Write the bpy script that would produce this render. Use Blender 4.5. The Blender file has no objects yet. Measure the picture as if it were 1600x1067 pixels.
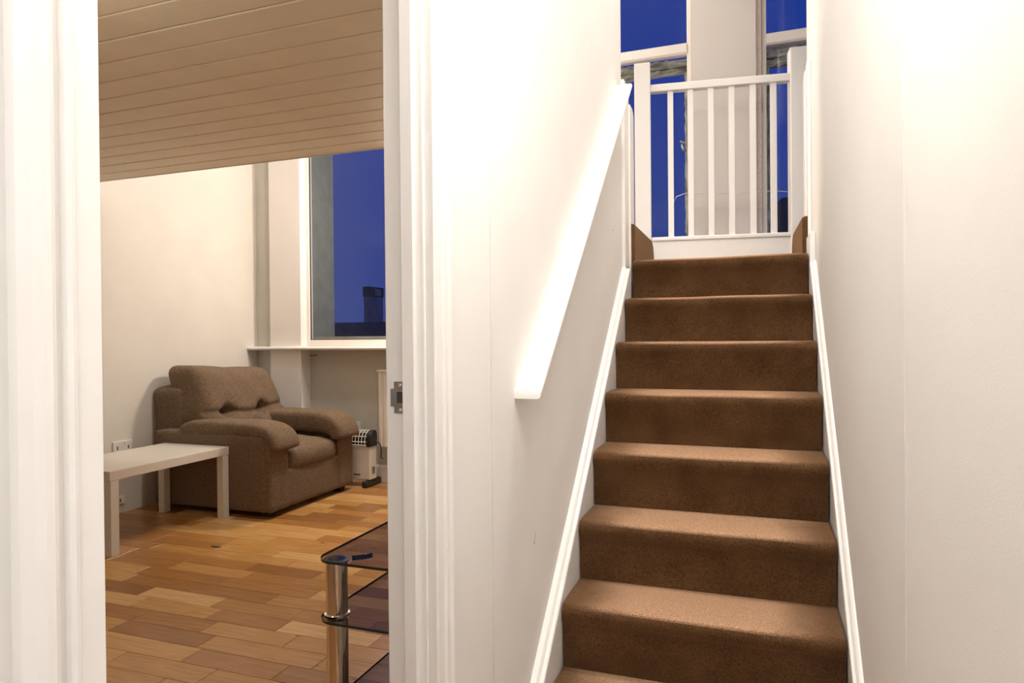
import bpy, math, random
from mathutils import Vector, Matrix
random.seed(7)
S = bpy.context.scene
C = S.collection

# ------------------------------------------------------------------ camera
EYE = 1.165
YAW, PITCH, ROLL = 0.34668, -0.0067, -0.0090
cd = bpy.data.cameras.new('camera')
cd.sensor_width = 36.0
cd.lens = 36.0 * 1052.57 / 1600.0
cd.clip_start = 0.02
cd.clip_end = 300
cam = bpy.data.objects.new('camera', cd)
C.objects.link(cam)
fw = Vector((-math.sin(YAW), math.cos(YAW), 0))
rt = Vector((math.cos(YAW), math.sin(YAW), 0))
up = Vector((0, 0, 1))
f2 = fw * math.cos(PITCH) + up * math.sin(PITCH)
u2 = up * math.cos(PITCH) - fw * math.sin(PITCH)
r3 = rt * math.cos(ROLL) + u2 * math.sin(ROLL)
u3 = u2 * math.cos(ROLL) - rt * math.sin(ROLL)
cam.matrix_world = Matrix(((r3.x, u3.x, -f2.x, 0), (r3.y, u3.y, -f2.y, 0), (r3.z, u3.z, -f2.z, EYE), (0, 0, 0, 1)))
S.camera = cam

# ------------------------------------------------------------------ sky, lamps, exposure
w = bpy.data.worlds.new('dusk')
S.world = w
w.use_nodes = True
nt = w.node_tree
bg = nt.nodes['Background']
tc = nt.nodes.new('ShaderNodeTexCoord')
sp = nt.nodes.new('ShaderNodeSeparateXYZ')
cr = nt.nodes.new('ShaderNodeValToRGB')
nt.links.new(tc.outputs['Generated'], sp.inputs[0])
nt.links.new(sp.outputs['Z'], cr.inputs[0])
nt.links.new(cr.outputs[0], bg.inputs[0])
cr.color_ramp.elements[0].position = 0.0
cr.color_ramp.elements[0].color = (0.034, 0.054, 0.21, 1)
cr.color_ramp.elements[1].position = 0.45
cr.color_ramp.elements[1].color = (0.011, 0.034, 0.245, 1)
bg.inputs[1].default_value = 0.90

def lamp(name, loc, energy, col, size):
    l = bpy.data.lights.new(name, 'POINT')
    l.energy = energy
    l.color = col
    l.shadow_soft_size = size
    o = bpy.data.objects.new(name, l)
    o.location = loc
    C.objects.link(o)
    return o

lamp('hall_lamp', (-0.02, 0.95, 2.30), 20, (1.0, 0.95, 0.90), 0.07)
lamp('hall_rear_fill', (0.10, -0.75, 2.20), 17, (0.96, 0.97, 1.0), 0.15)  # unseen cool fill added behind the viewer to even out the hall
stw = bpy.data.lights.new('stairwell_fill', 'SPOT')  # unseen overhead spot, added to brighten the treads against the risers
stw.energy = 175
stw.color = (1.0, 0.94, 0.875)
stw.spot_size = math.radians(112)
stw.spot_blend = 0.7
stw.shadow_soft_size = 0.12
stwo = bpy.data.objects.new('stairwell_fill', stw)
stwo.location = (-0.05, 2.05, 4.4)
C.objects.link(stwo)
lamp('landing_lamp', (-1.9, 3.32, 4.3), 86, (1.0, 0.93, 0.87), 0.12)
lamp('window_lamp', (-2.38, 4.42, 2.10), 52, (1.0, 0.86, 0.72), 0.09)
lamp('room_lamp', (-1.7, 0.95, 1.94), 5.5, (1.0, 0.90, 0.78), 0.09)

S.view_settings.view_transform = 'Standard'
S.view_settings.look = 'None'
S.view_settings.gamma = 1.0
S.view_settings.use_curve_mapping = False
S.view_settings.exposure = 0.35

# ------------------------------------------------------------------ helpers
def node(nt, typ, **kw):
    n = nt.nodes.new(typ)
    for k, v in kw.items():
        if k in n.inputs.keys():
            n.inputs[k].default_value = v
        else:
            setattr(n, k, v)
    return n

def new_mat(name):
    m = bpy.data.materials.new(name)
    m.use_nodes = True
    return m, m.node_tree, m.node_tree.nodes['Principled BSDF']

def mat(name, col, rough=0.5, metal=0.0, var=0.0, vscale=6.0, bump=0.0, bscale=200.0, spec=0.5, sheen=0.0, stretch=None, col2=None):
    m, nt, p = new_mat(name)
    p.inputs['Roughness'].default_value = rough
    p.inputs['Metallic'].default_value = metal
    p.inputs['Specular IOR Level'].default_value = spec
    if sheen:
        p.inputs['Sheen Weight'].default_value = sheen
        p.inputs['Sheen Roughness'].default_value = 0.5
    tc = node(nt, 'ShaderNodeTexCoord')
    mp = node(nt, 'ShaderNodeMapping')
    nt.links.new(tc.outputs['Object'], mp.inputs['Vector'])
    if stretch:
        mp.inputs['Scale'].default_value = stretch
    if var or col2:
        n = node(nt, 'ShaderNodeTexNoise', Scale=vscale, Detail=4.0, Roughness=0.6)
        nt.links.new(mp.outputs[0], n.inputs['Vector'])
        r = node(nt, 'ShaderNodeValToRGB')
        a = [c * (1 - var) for c in col]
        b = list(col2) if col2 else [min(1, c * (1 + var)) for c in col]
        r.color_ramp.elements[0].position = 0.35
        r.color_ramp.elements[1].position = 0.65
        r.color_ramp.elements[0].color = (*a, 1)
        r.color_ramp.elements[1].color = (*b, 1)
        nt.links.new(n.outputs['Fac'], r.inputs[0])
        nt.links.new(r.outputs[0], p.inputs['Base Color'])
    else:
        p.inputs['Base Color'].default_value = (*col, 1)
    if bump:
        n2 = node(nt, 'ShaderNodeTexNoise', Scale=bscale, Detail=3.0)
        nt.links.new(mp.outputs[0], n2.inputs['Vector'])
        bp = node(nt, 'ShaderNodeBump', Strength=bump, Distance=0.002)
        nt.links.new(n2.outputs['Fac'], bp.inputs['Height'])
        nt.links.new(bp.outputs[0], p.inputs['Normal'])
    return m

def carpet_mat():
    m, nt, p = new_mat('brown_carpet')
    tc = node(nt, 'ShaderNodeTexCoord')
    big = node(nt, 'ShaderNodeTexNoise', Scale=7.0, Detail=3.0)
    fine = node(nt, 'ShaderNodeTexNoise', Scale=240.0, Detail=3.0, Roughness=0.75)
    nt.links.new(tc.outputs['Object'], big.inputs['Vector'])
    nt.links.new(tc.outputs['Object'], fine.inputs['Vector'])
    r1 = node(nt, 'ShaderNodeValToRGB')
    r1.color_ramp.elements[0].position = 0.3
    r1.color_ramp.elements[1].position = 0.7
    r1.color_ramp.elements[0].color = (0.088, 0.045, 0.019, 1)
    r1.color_ramp.elements[1].color = (0.140, 0.074, 0.034, 1)
    nt.links.new(big.outputs['Fac'], r1.inputs[0])
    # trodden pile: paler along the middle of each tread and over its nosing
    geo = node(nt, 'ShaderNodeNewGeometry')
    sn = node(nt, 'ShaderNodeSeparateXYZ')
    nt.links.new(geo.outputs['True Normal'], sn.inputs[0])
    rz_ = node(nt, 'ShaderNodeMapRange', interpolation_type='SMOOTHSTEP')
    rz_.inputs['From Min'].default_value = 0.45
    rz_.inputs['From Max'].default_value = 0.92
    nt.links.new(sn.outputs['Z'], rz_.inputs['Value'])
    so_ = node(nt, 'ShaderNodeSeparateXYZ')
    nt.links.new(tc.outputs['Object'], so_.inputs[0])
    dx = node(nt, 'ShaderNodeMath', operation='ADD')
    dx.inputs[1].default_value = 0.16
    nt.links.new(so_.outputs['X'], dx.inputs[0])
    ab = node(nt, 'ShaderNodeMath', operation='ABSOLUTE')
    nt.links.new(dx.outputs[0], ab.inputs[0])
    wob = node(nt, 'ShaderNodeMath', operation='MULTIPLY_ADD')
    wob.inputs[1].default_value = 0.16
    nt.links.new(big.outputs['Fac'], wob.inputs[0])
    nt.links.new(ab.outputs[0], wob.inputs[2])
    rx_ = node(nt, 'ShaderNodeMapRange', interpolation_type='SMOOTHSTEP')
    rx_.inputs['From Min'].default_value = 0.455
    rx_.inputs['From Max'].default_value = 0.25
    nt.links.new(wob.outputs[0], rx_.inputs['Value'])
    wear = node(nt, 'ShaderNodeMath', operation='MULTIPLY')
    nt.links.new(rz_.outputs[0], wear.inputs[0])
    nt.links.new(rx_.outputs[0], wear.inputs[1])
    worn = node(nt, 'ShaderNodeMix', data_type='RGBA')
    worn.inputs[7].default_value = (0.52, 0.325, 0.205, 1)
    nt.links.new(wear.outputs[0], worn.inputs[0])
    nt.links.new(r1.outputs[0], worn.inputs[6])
    r2 = node(nt, 'ShaderNodeValToRGB')
    r2.color_ramp.elements[0].position = 0.30
    r2.color_ramp.elements[1].position = 0.70
    r2.color_ramp.elements[0].color = (0.42, 0.40, 0.38, 1)
    r2.color_ramp.elements[1].color = (1.5, 1.45, 1.4, 1)
    nt.links.new(fine.outputs['Fac'], r2.inputs[0])
    mx = node(nt, 'ShaderNodeMix', data_type='RGBA', blend_type='MULTIPLY')
    mx.inputs[0].default_value = 1.0
    nt.links.new(worn.outputs[2], mx.inputs[6])
    nt.links.new(r2.outputs[0], mx.inputs[7])
    nt.links.new(mx.outputs[2], p.inputs['Base Color'])
    p.inputs['Roughness'].default_value = 1.0
    p.inputs['Specular IOR Level'].default_value = 0.1
    p.inputs['Sheen Weight'].default_value = 0.45
    p.inputs['Sheen Roughness'].default_value = 0.30
    p.inputs['Sheen Tint'].default_value = (1.0, 0.62, 0.36, 1)
    bp = node(nt, 'ShaderNodeBump', Strength=0.9, Distance=0.004)
    nt.links.new(fine.outputs['Fac'], bp.inputs['Height'])
    nt.links.new(bp.outputs[0], p.inputs['Normal'])
    return m

def oak_mat():
    m, nt, p = new_mat('oak_board')
    tc = node(nt, 'ShaderNodeTexCoord')
    oi = node(nt, 'ShaderNodeObjectInfo')
    mul = node(nt, 'ShaderNodeMath', operation='MULTIPLY')
    mul.inputs[1].default_value = 53.0
    nt.links.new(oi.outputs['Random'], mul.inputs[0])
    cmb = node(nt, 'ShaderNodeCombineXYZ')
    nt.links.new(mul.outputs[0], cmb.inputs[0])
    nt.links.new(mul.outputs[0], cmb.inputs[1])
    add = node(nt, 'ShaderNodeVectorMath', operation='ADD')
    nt.links.new(tc.outputs['Object'], add.inputs[0])
    nt.links.new(cmb.outputs[0], add.inputs[1])
    mp = node(nt, 'ShaderNodeMapping')
    mp.inputs['Scale'].default_value = (1.6, 22.0, 1.0)
    nt.links.new(add.outputs[0], mp.inputs['Vector'])
    grain = node(nt, 'ShaderNodeTexNoise', Scale=3.0, Detail=6.0, Roughness=0.65, Distortion=0.6)
    nt.links.new(mp.outputs[0], grain.inputs['Vector'])
    base = node(nt, 'ShaderNodeValToRGB')
    e = base.color_ramp.elements
    e[0].position = 0.0; e[0].color = (0.33, 0.155, 0.050, 1)
    e[1].position = 1.0; e[1].color = (0.78, 0.50, 0.235, 1)
    for pos, c in ((0.25, (0.47, 0.225, 0.066)), (0.55, (0.57, 0.295, 0.092)), (0.8, (0.68, 0.39, 0.14))):
        x = base.color_ramp.elements.new(pos); x.color = (*c, 1)
    nt.links.new(oi.outputs['Random'], base.inputs[0])
    gr = node(nt, 'ShaderNodeValToRGB')
    gr.color_ramp.elements[0].position = 0.3
    gr.color_ramp.elements[1].position = 0.72
    gr.color_ramp.elements[0].color = (0.74, 0.68, 0.60, 1)
    gr.color_ramp.elements[1].color = (1.10, 1.10, 1.08, 1)
    nt.links.new(grain.outputs['Fac'], gr.inputs[0])
    mx = node(nt, 'ShaderNodeMix', data_type='RGBA', blend_type='MULTIPLY')
    mx.inputs[0].default_value = 1.0
    nt.links.new(base.outputs[0], mx.inputs[6])
    nt.links.new(gr.outputs[0], mx.inputs[7])
    # knots
    vo = node(nt, 'ShaderNodeTexVoronoi', Scale=3.4)
    mp2 = node(nt, 'ShaderNodeMapping')
    mp2.inputs['Scale'].default_value = (0.9, 1.9, 0.0)
    nt.links.new(add.outputs[0], mp2.inputs['Vector'])
    nt.links.new(mp2.outputs[0], vo.inputs['Vector'])
    kr = node(nt, 'ShaderNodeValToRGB')
    kr.color_ramp.elements[0].position = 0.02
    kr.color_ramp.elements[1].position = 0.07
    kr.color_ramp.elements[0].color = (0.35, 0.28, 0.22, 1)
    kr.color_ramp.elements[1].color = (1, 1, 1, 1)
    nt.links.new(vo.outputs['Distance'], kr.inputs[0])
    mx2 = node(nt, 'ShaderNodeMix', data_type='RGBA', blend_type='MULTIPLY')
    mx2.inputs[0].default_value = 1.0
    nt.links.new(mx.outputs[2], mx2.inputs[6])
    nt.links.new(kr.outputs[0], mx2.inputs[7])
    nt.links.new(mx2.outputs[2], p.inputs['Base Color'])
    p.inputs['Roughness'].default_value = 0.27
    p.inputs['Specular IOR Level'].default_value = 0.5
    bp = node(nt, 'ShaderNodeBump', Strength=0.12, Distance=0.001)
    nt.links.new(grain.outputs['Fac'], bp.inputs['Height'])
    nt.links.new(bp.outputs[0], p.inputs['Normal'])
    return m

def glass_mat(name, tint, refl=1.0, rough=0.0):
    m = bpy.data.materials.new(name)
    m.use_nodes = True
    nt = m.node_tree
    nt.nodes.clear()
    out = node(nt, 'ShaderNodeOutputMaterial')
    tr = node(nt, 'ShaderNodeBsdfTransparent')
    tr.inputs[0].default_value = (*tint, 1)
    gl = node(nt, 'ShaderNodeBsdfGlossy')
    gl.inputs['Roughness'].default_value = rough
    fr = node(nt, 'ShaderNodeFresnel', IOR=1.5)
    mu = node(nt, 'ShaderNodeMath', operation='MULTIPLY')
    mu.inputs[1].default_value = refl
    nt.links.new(fr.outputs[0], mu.inputs[0])
    mx = node(nt, 'ShaderNodeMixShader')
    nt.links.new(mu.outputs[0], mx.inputs[0])
    nt.links.new(tr.outputs[0], mx.inputs[1])
    nt.links.new(gl.outputs[0], mx.inputs[2])
    nt.links.new(mx.outputs[0], out.inputs[0])
    return m

M = {
    'wall': mat('wall_paint', (0.83, 0.81, 0.78), 0.75, var=0.015, vscale=3, bump=0.12, bscale=260, spec=0.3),
    'roomwall': mat('room_wall_paint', (0.74, 0.70, 0.635), 0.8, var=0.03, vscale=2.5, bump=0.15, bscale=220, spec=0.3),
    'apron': mat('shaded_wall_tone', (0.60, 0.575, 0.51), 0.8, var=0.04, vscale=2.5, bump=0.15, bscale=220, spec=0.3),  # greyer tone carries the shade under the sill and in the corner recess
    'pier': mat('lit_pinkish_pier_tone', (0.84, 0.79, 0.75), 0.75, var=0.02, vscale=2.5, bump=0.12, bscale=220, spec=0.3),  # whitened tone stands in for the brighter light on the projecting pier
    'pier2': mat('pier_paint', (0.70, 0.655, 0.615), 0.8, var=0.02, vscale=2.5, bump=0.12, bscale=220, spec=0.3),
    'trim': mat('white_gloss', (0.85, 0.83, 0.80), 0.32, var=0.012, vscale=9, bump=0.05, bscale=60),
    'rail': mat('handrail_gloss', (0.86, 0.84, 0.80), 0.3, var=0.01, vscale=9),
    'ceil': mat('ceiling_board_paint', (0.86, 0.77, 0.58), 0.55, var=0.03, vscale=5, bump=0.08, bscale=120),
    'plain': mat('plain_plaster', (0.78, 0.75, 0.70), 0.85, var=0.02, vscale=2),
    'carpet': carpet_mat(),
    'oak': oak_mat(),
    'gapdark': mat('underlay_groove_shade', (0.10, 0.055, 0.02), 0.9, var=0.1),
    'fabric': mat('brown_chenille', (0.18, 0.122, 0.077), 0.95, var=0.24, vscale=55, bump=0.8, bscale=420, spec=0.15, sheen=0.06, stretch=(1, 1, 2.2)),
    'dark': mat('black_plastic', (0.018, 0.018, 0.02), 0.4, var=0.1),
    'foot': mat('dark_wood_foot', (0.02, 0.012, 0.008), 0.5, var=0.2),
    'table': mat('white_lacquer', (0.74, 0.70, 0.62), 0.35, var=0.015, vscale=4),
    'chrome': mat('chrome', (0.80, 0.79, 0.77), 0.09, metal=1.0, var=0.03, vscale=20),
    'nickel': mat('satin_nickel', (0.36, 0.35, 0.34), 0.42, metal=0.9, var=0.08, vscale=60),
    'screw': mat('screw_steel', (0.75, 0.74, 0.72), 0.25, metal=1.0),
    'heater': mat('heater_enamel', (0.78, 0.74, 0.66), 0.38, var=0.02),
    'radiator': mat('radiator_enamel', (0.74, 0.68, 0.59), 0.4, var=0.02),
    'socket': mat('socket_plastic', (0.78, 0.76, 0.72), 0.4, var=0.01),
    'socketdark': mat('socket_slots', (0.05, 0.05, 0.05), 0.6),
    'brick': mat('outer_render', (0.19, 0.20, 0.195), 0.9, var=0.12, vscale=8, bump=0.4, bscale=60),
    'oldwood': mat('weathered_paint', (0.20, 0.18, 0.15), 0.9, vscale=22, col2=(0.85, 0.82, 0.72), bump=0.8, bscale=70, stretch=(0.35, 1, 1.6)),
    'oldstile': mat('weathered_stile', (0.24, 0.21, 0.17), 0.9, vscale=30, col2=(0.80, 0.76, 0.68), bump=0.8, bscale=70, stretch=(1.6, 1, 0.3)),
    'slate': mat('roof_slate', (0.10, 0.09, 0.08), 0.9, var=0.2, vscale=3),
    'stack': mat('chimney_render', (0.30, 0.28, 0.26), 0.9, var=0.15, vscale=4),
    'cable': mat('pale_cable', (0.75, 0.72, 0.68), 0.5),
    'chip': mat('bare_plaster_chip', (0.42, 0.24, 0.13), 0.95, var=0.25, vscale=90),
    'scuff': mat('grey_scuff', (0.22, 0.19, 0.17), 0.9),
    'window': mat('window_frame_paint', (0.80, 0.75, 0.70), 0.4, var=0.02, vscale=12),
    'bead': mat('corner_bead', (0.80, 0.68, 0.62), 0.7, var=0.12, vscale=90),
    'pane': glass_mat('window_glass', (0.97, 0.985, 0.98), 0.30),
    'smoked': glass_mat('smoked_glass', (0.66, 0.65, 0.64), 0.16),
    'glassedge': mat('glass_edge', (0.015, 0.03, 0.028), 0.12, var=0.1),
}

class MB:
    def __init__(s):
        s.v, s.f, s.mi = [], [], []
    def add(s, vs, fs, mi=0):
        o = len(s.v)
        s.v += [tuple(p) for p in vs]
        s.f += [tuple(i + o for i in f) for f in fs]
        s.mi += [mi] * len(fs)
        return s
    def box(s, x0, x1, y0, y1, z0, z1, mi=0):
        vs = [(x, y, z) for z in (z0, z1) for y in (y0, y1) for x in (x0, x1)]
        fs = [(0, 2, 3, 1), (4, 5, 7, 6), (0, 1, 5, 4), (2, 6, 7, 3), (0, 4, 6, 2), (1, 3, 7, 5)]
        return s.add(vs, fs, mi)
    def prism(s, poly, axis, a, b, mi=0):
        # poly 2d counted in the two other axes; extruded along axis from a to b
        n = len(poly)
        def P(p, t):
            return {'x': (t, p[0], p[1]), 'y': (p[0], t, p[1]), 'z': (p[0], p[1], t)}[axis]
        vs = [P(p, a) for p in poly] + [P(p, b) for p in poly]
        fs = [tuple(range(n))[::-1], tuple(range(n, 2 * n))]
        fs += [(i, (i + 1) % n, n + (i + 1) % n, n + i) for i in range(n)]
        return s.add(vs, fs, mi)
    def sweep(s, sect, frames, mi=0, cap=True):
        # sect: list of 2d; frames: list of (origin, u, v)
        n = len(sect)
        vs, fs = [], []
        for o, u, v in frames:
            for a, b in sect:
                vs.append(tuple(Vector(o) + Vector(u) * a + Vector(v) * b))
        for k in range(len(frames) - 1):
            for i in range(n):
                j = (i + 1) % n
                fs.append((k * n + i, k * n + j, (k + 1) * n + j, (k + 1) * n + i))
        if cap:
            fs.append(tuple(range(n))[::-1])
            fs.append(tuple(range((len(frames) - 1) * n, len(frames) * n)))
        return s.add(vs, fs, mi)
    def tube(s, pts, r, n=8, mi=0):
        pts = [Vector(p) for p in pts]
        frames = []
        for i, p in enumerate(pts):
            d = (pts[min(i + 1, len(pts) - 1)] - pts[max(i - 1, 0)]).normalized()
            a = Vector((0, 0, 1)) if abs(d.z) < 0.9 else Vector((1, 0, 0))
            u = d.cross(a).normalized()
            v = d.cross(u).normalized()
            frames.append((p, u, v))
        sect = [(r * math.cos(2 * math.pi * i / n), r * math.sin(2 * math.pi * i / n)) for i in range(n)]
        return s.sweep(sect, frames, mi)
    def lathe(s, cx, cy, prof, n=24, mi=0):
        # prof: (r, z) from bottom to top
        vs, fs = [], []
        for r, z in prof:
            for i in range(n):
                a = 2 * math.pi * i / n
                vs.append((cx + r * math.cos(a), cy + r * math.sin(a), z))
        for k in range(len(prof) - 1):
            for i in range(n):
                j = (i + 1) % n
                fs.append((k * n + i, k * n + j, (k + 1) * n + j, (k + 1) * n + i))
        fs.append(tuple(range(n))[::-1])
        fs.append(tuple(range((len(prof) - 1) * n, len(prof) * n)))
        return s.add(vs, fs, mi)
    def soft(s, lo, hi, r, n=(10, 10, 10), fn=None, mi=0):
        lo, hi = Vector(lo), Vector(hi)
        idx, vs, fs = {}, [], []
        def vert(i, j, k):
            key = (i, j, k)
            if key not in idx:
                t = (i / n[0], j / n[1], k / n[2])
                p = []
                q = []
                for a in range(3):
                    L = hi[a] - lo[a]
                    rr = min(r, L / 2 - 1e-5)
                    # crowd samples near the edges
                    tt = 0.5 - 0.5 * math.cos(math.pi * t[a]) if n[a] > 2 else t[a]
                    tt = 0.5 * tt + 0.5 * t[a]
                    x = lo[a] + L * tt
                    p.append(x)
                    q.append(min(max(x, lo[a] + rr), hi[a] - rr))
                p, q = Vector(p), Vector(q)
                d = p - q
                if d.length > 1e-9:
                    p = q + d.normalized() * r
                if fn:
                    u = Vector([2 * (p[a] - lo[a]) / (hi[a] - lo[a]) - 1 for a in range(3)])
                    p = fn(p, u)
                idx[key] = len(vs)
                vs.append(tuple(p))
            return idx[key]
        for a, b, c in ((0, 1, 2), (1, 2, 0), (2, 0, 1)):
            for side in (0, n[c]):
                for i in range(n[a]):
                    for j in range(n[b]):
                        def K(di, dj):
                            k = [0, 0, 0]
                            k[a], k[b], k[c] = i + di, j + dj, side
                            return vert(*k)
                        q = (K(0, 0), K(1, 0), K(1, 1), K(0, 1))
                        fs.append(q if side else q[::-1])
        return s.add(vs, fs, mi)
    def mesh(s, name, mats):
        me = bpy.data.meshes.new(name)
        me.from_pydata(s.v, [], s.f)
        for m in (mats if isinstance(mats, (list, tuple)) else [mats]):
            me.materials.append(m)
        for p, i in zip(me.polygons, s.mi):
            p.material_index = i
        me.update()
        return me
    def build(s, name, mats, parent=None, smooth=False, bevel=0.0, seg=2, **props):
        o = bpy.data.objects.new(name, s.mesh(name, mats))
        C.objects.link(o)
        if parent is not None:
            o.parent = parent
            o.matrix_parent_inverse = parent.matrix_world.inverted()
        if smooth:
            for p in o.data.polygons:
                p.use_smooth = True
        if bevel:
            b = o.modifiers.new('edge', 'BEVEL')
            b.width = bevel
            b.segments = seg
            b.limit_method = 'ANGLE'
            b.angle_limit = math.radians(35)
        for k, v in props.items():
            o[k] = v
        return o

def fix_normals(o):
    import bmesh
    bm = bmesh.new()
    bm.from_mesh(o.data)
    bmesh.ops.recalc_face_normals(bm, faces=bm.faces)
    bm.to_mesh(o.data)
    bm.free()
    return o

def smooth_by_angle(o, deg=40):
    for p in o.data.polygons:
        p.use_smooth = True
    o.data.set_sharp_from_angle(angle=math.radians(deg))
    return o

def empty(name, loc, label, cat, group=None, rz=0.0):
    o = bpy.data.objects.new(name, None)
    o.location = loc
    o.rotation_euler = (0, 0, rz)
    C.objects.link(o)
    o.empty_display_size = 0.1
    o['label'] = label
    o['category'] = cat
    if group:
        o['group'] = group
    bpy.context.view_layer.update()
    return o

def tag(o, label, cat, group=None):
    o['label'] = label
    o['category'] = cat
    if group:
        o['group'] = group
    return o

def struct(o, label, cat):
    o['kind'] = 'structure'
    o['label'] = label
    o['category'] = cat
    return o

# ------------------------------------------------------------------ key dimensions
XL = -4.05            # left wall of the living room
PX0, PX1 = -0.662, -0.578   # partition between room and stair
RISE, GO, Y0 = 0.19, 0.21144, 1.7050   # step rise, going, first riser
SLOPE = RISE / GO
def bz(y): return RISE + (y - 1.9164) * SLOPE   # line through the back of the treads
CEIL, EDGE = 2.16, 3.10
TOP = 4.8
XR = 0.243

# ------------------------------------------------------------------ setting: floors
fl = MB().box(XL, PX0, -0.8, 4.80, -0.14, -0.016).build('floor', M['gapdark'])
struct(fl, 'warm oak strip floor of the living room', 'floor')
boards = {}
def board_mesh(L):
    k = round(L, 2)
    if k not in boards:
        g, c, W = 0.0009, 0.0008, 0.107
        x, y = k / 2 - g, W / 2 - g
        b = MB()
        v = []
        for ins, z in ((0, -0.016), (0, -c), (c, 0)):
            v += [(-x + ins, -y + ins, z), (x - ins, -y + ins, z), (x - ins, y - ins, z), (-x + ins, y - ins, z)]
        f = [(3, 2, 1, 0), (8, 9, 10, 11)]
        for k2 in (0, 4):
            f += [(k2 + i, k2 + (i + 1) % 4, k2 + 4 + (i + 1) % 4, k2 + 4 + i) for i in range(4)]
        b.add(v, f)
        boards[k] = b.mesh('floorboard', M['oak'])
    return boards[k]
rows = 35
nb = 0
rest = MB()
for r in range(rows):
    y = 4.765 - 0.107 * r - 0.0535
    x = PX0 - random.uniform(0.0, 0.40)
    spans = [(x, PX0)] if PX0 - x > 0.02 else []
    while x > XL:
        L = random.choice((0.36, 0.40, 0.42, 0.43, 0.46, 0.52))
        x1 = max(XL, x - L)
        if x1 - XL < 0.06:
            x1 = XL
        spans.append((x1, x))
        x = x1
    for a, b in spans:
        L = round(b - a, 2)
        if L < 0.02:
            continue
        # the strip of floor behind the armchair and under the near wall is out of sight
        if nb >= 292 or y < 1.05:
            rest.box(a + 0.0006, b - 0.0006, y - 0.053, y + 0.053, -0.016, 0)
            continue
        o = bpy.data.objects.new('floorboard', board_mesh(L))
        o.parent = fl
        o.location = ((a + b) / 2, y, random.uniform(-0.0004, 0.0))
        C.objects.link(o)
        nb += 1
rest.box(XL, PX0, -0.8, 4.765 - 0.107 * rows, -0.016, -0.0003)
rest.build('floorboard_area', M['oak'], fl, kind='stuff')
kn = []
for i in range(12):
    a = i / 12 * 2 * math.pi
    kn.append((-2.862 + 0.034 * math.cos(a) * (1 + 0.25 * math.sin(3 * a)), 2.985 + 0.016 * math.sin(a) * (1 + 0.3 * math.cos(2 * a))))
MB().prism(kn, 'z', -0.0006, 0.0002).build('wood_knot', M['foot'], fl, label='dark knot in a floorboard')

fh = MB().box(PX1 - 0.084, 0.85, -1.2, 4.0, -0.14, 0.0).build('floor', M['carpet'])
struct(fh, 'brown carpeted hall floor below the stairs', 'floor')

# ------------------------------------------------------------------ setting: walls
wl = MB().box(XL - 0.15, XL, -0.8, 5.16, -0.14, TOP).build('wall_left', M['roomwall'])
struct(wl, 'plain cream wall behind the armchair and coffee table', 'wall')

# window wall
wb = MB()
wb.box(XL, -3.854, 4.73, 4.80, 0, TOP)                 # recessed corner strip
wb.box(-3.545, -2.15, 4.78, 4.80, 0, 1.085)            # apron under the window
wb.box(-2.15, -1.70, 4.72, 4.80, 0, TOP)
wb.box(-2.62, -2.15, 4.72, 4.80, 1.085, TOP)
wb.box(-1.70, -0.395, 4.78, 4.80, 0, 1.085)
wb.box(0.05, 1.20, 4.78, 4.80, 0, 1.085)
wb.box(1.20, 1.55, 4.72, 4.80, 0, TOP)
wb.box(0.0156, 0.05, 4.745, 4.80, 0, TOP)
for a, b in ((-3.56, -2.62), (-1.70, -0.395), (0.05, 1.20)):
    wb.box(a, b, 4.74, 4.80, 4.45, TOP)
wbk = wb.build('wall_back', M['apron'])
struct(wbk, 'pale window wall with projecting piers', 'wall')
MB().box(-3.854, -3.545, 4.66, 4.80, 0, TOP).build('pier', M['pier'], wbk, label='projecting pier, coloured as brightly lit, left of the living room window')
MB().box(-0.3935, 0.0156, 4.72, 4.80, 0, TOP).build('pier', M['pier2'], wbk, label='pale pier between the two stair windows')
ob = MB()
for a, b in ((XL - 0.15, -3.56), (-2.62, -1.70), (-0.40, 0.05), (1.20, 1.55)):
    ob.box(a, b, 4.802, 5.16, -0.2, TOP)
for a, b in ((-3.56, -2.62), (-1.70, -0.40), (0.05, 1.20)):
    ob.box(a, b, 4.802, 5.16, -0.2, 1.06)
    ob.box(a, b, 4.802, 5.16, 4.45, TOP)
ob.build('outer_leaf', M['brick'], wbk, label='grey outer masonry seen as a dark window reveal')
MB().box(0.0156, 0.046, 4.7405, 4.745, 1.1, TOP).build('corner_bead', M['bead'], wbk, label='pinkish bead strip at the pier corner')
pc = []
for i in range(14):
    t = i / 13
    pc.append((-3.588 + 0.118 * t, 1.027 + 0.009 * math.sin(9 * t) * 0.4 + 0.008 * math.sin(math.pi * t) ** 0.5))
for i in range(14):
    t = 1 - i / 13
    pc.append((-3.588 + 0.118 * t, 1.024 - 0.009 * math.sin(math.pi * t) ** 0.5 + 0.002 * math.sin(23 * t)))
fix_normals(MB().prism(pc, 'y', 4.7775, 4.7805).build('plaster_chip', M['chip'], wbk, label='brown chip in the paint under the sill'))

# sill ledge right across the wall
lg = MB()
ledge = [(4.80, 1.070), (4.625, 1.070), (4.608, 1.076), (4.600, 1.086), (4.604, 1.097), (4.615, 1.102), (4.80, 1.102)]
lg.prism(ledge, 'x', XL, -2.15)
fix_normals(lg.build('trim_1', M['trim'], smooth=False))
struct(bpy.data.objects['trim_1'], 'white ledge running under the living room window', 'ledge')

bb = MB()
bb.prism([(4.78, 0), (4.758, 0), (4.758, 0.115), (4.763, 0.128), (4.772, 0.137), (4.78, 0.137)], 'x', -3.545, -2.15)
fix_normals(bb.build('baseboard_back', M['trim']))
struct(bpy.data.objects['baseboard_back'], 'white skirting board under the radiator', 'skirting')

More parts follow.
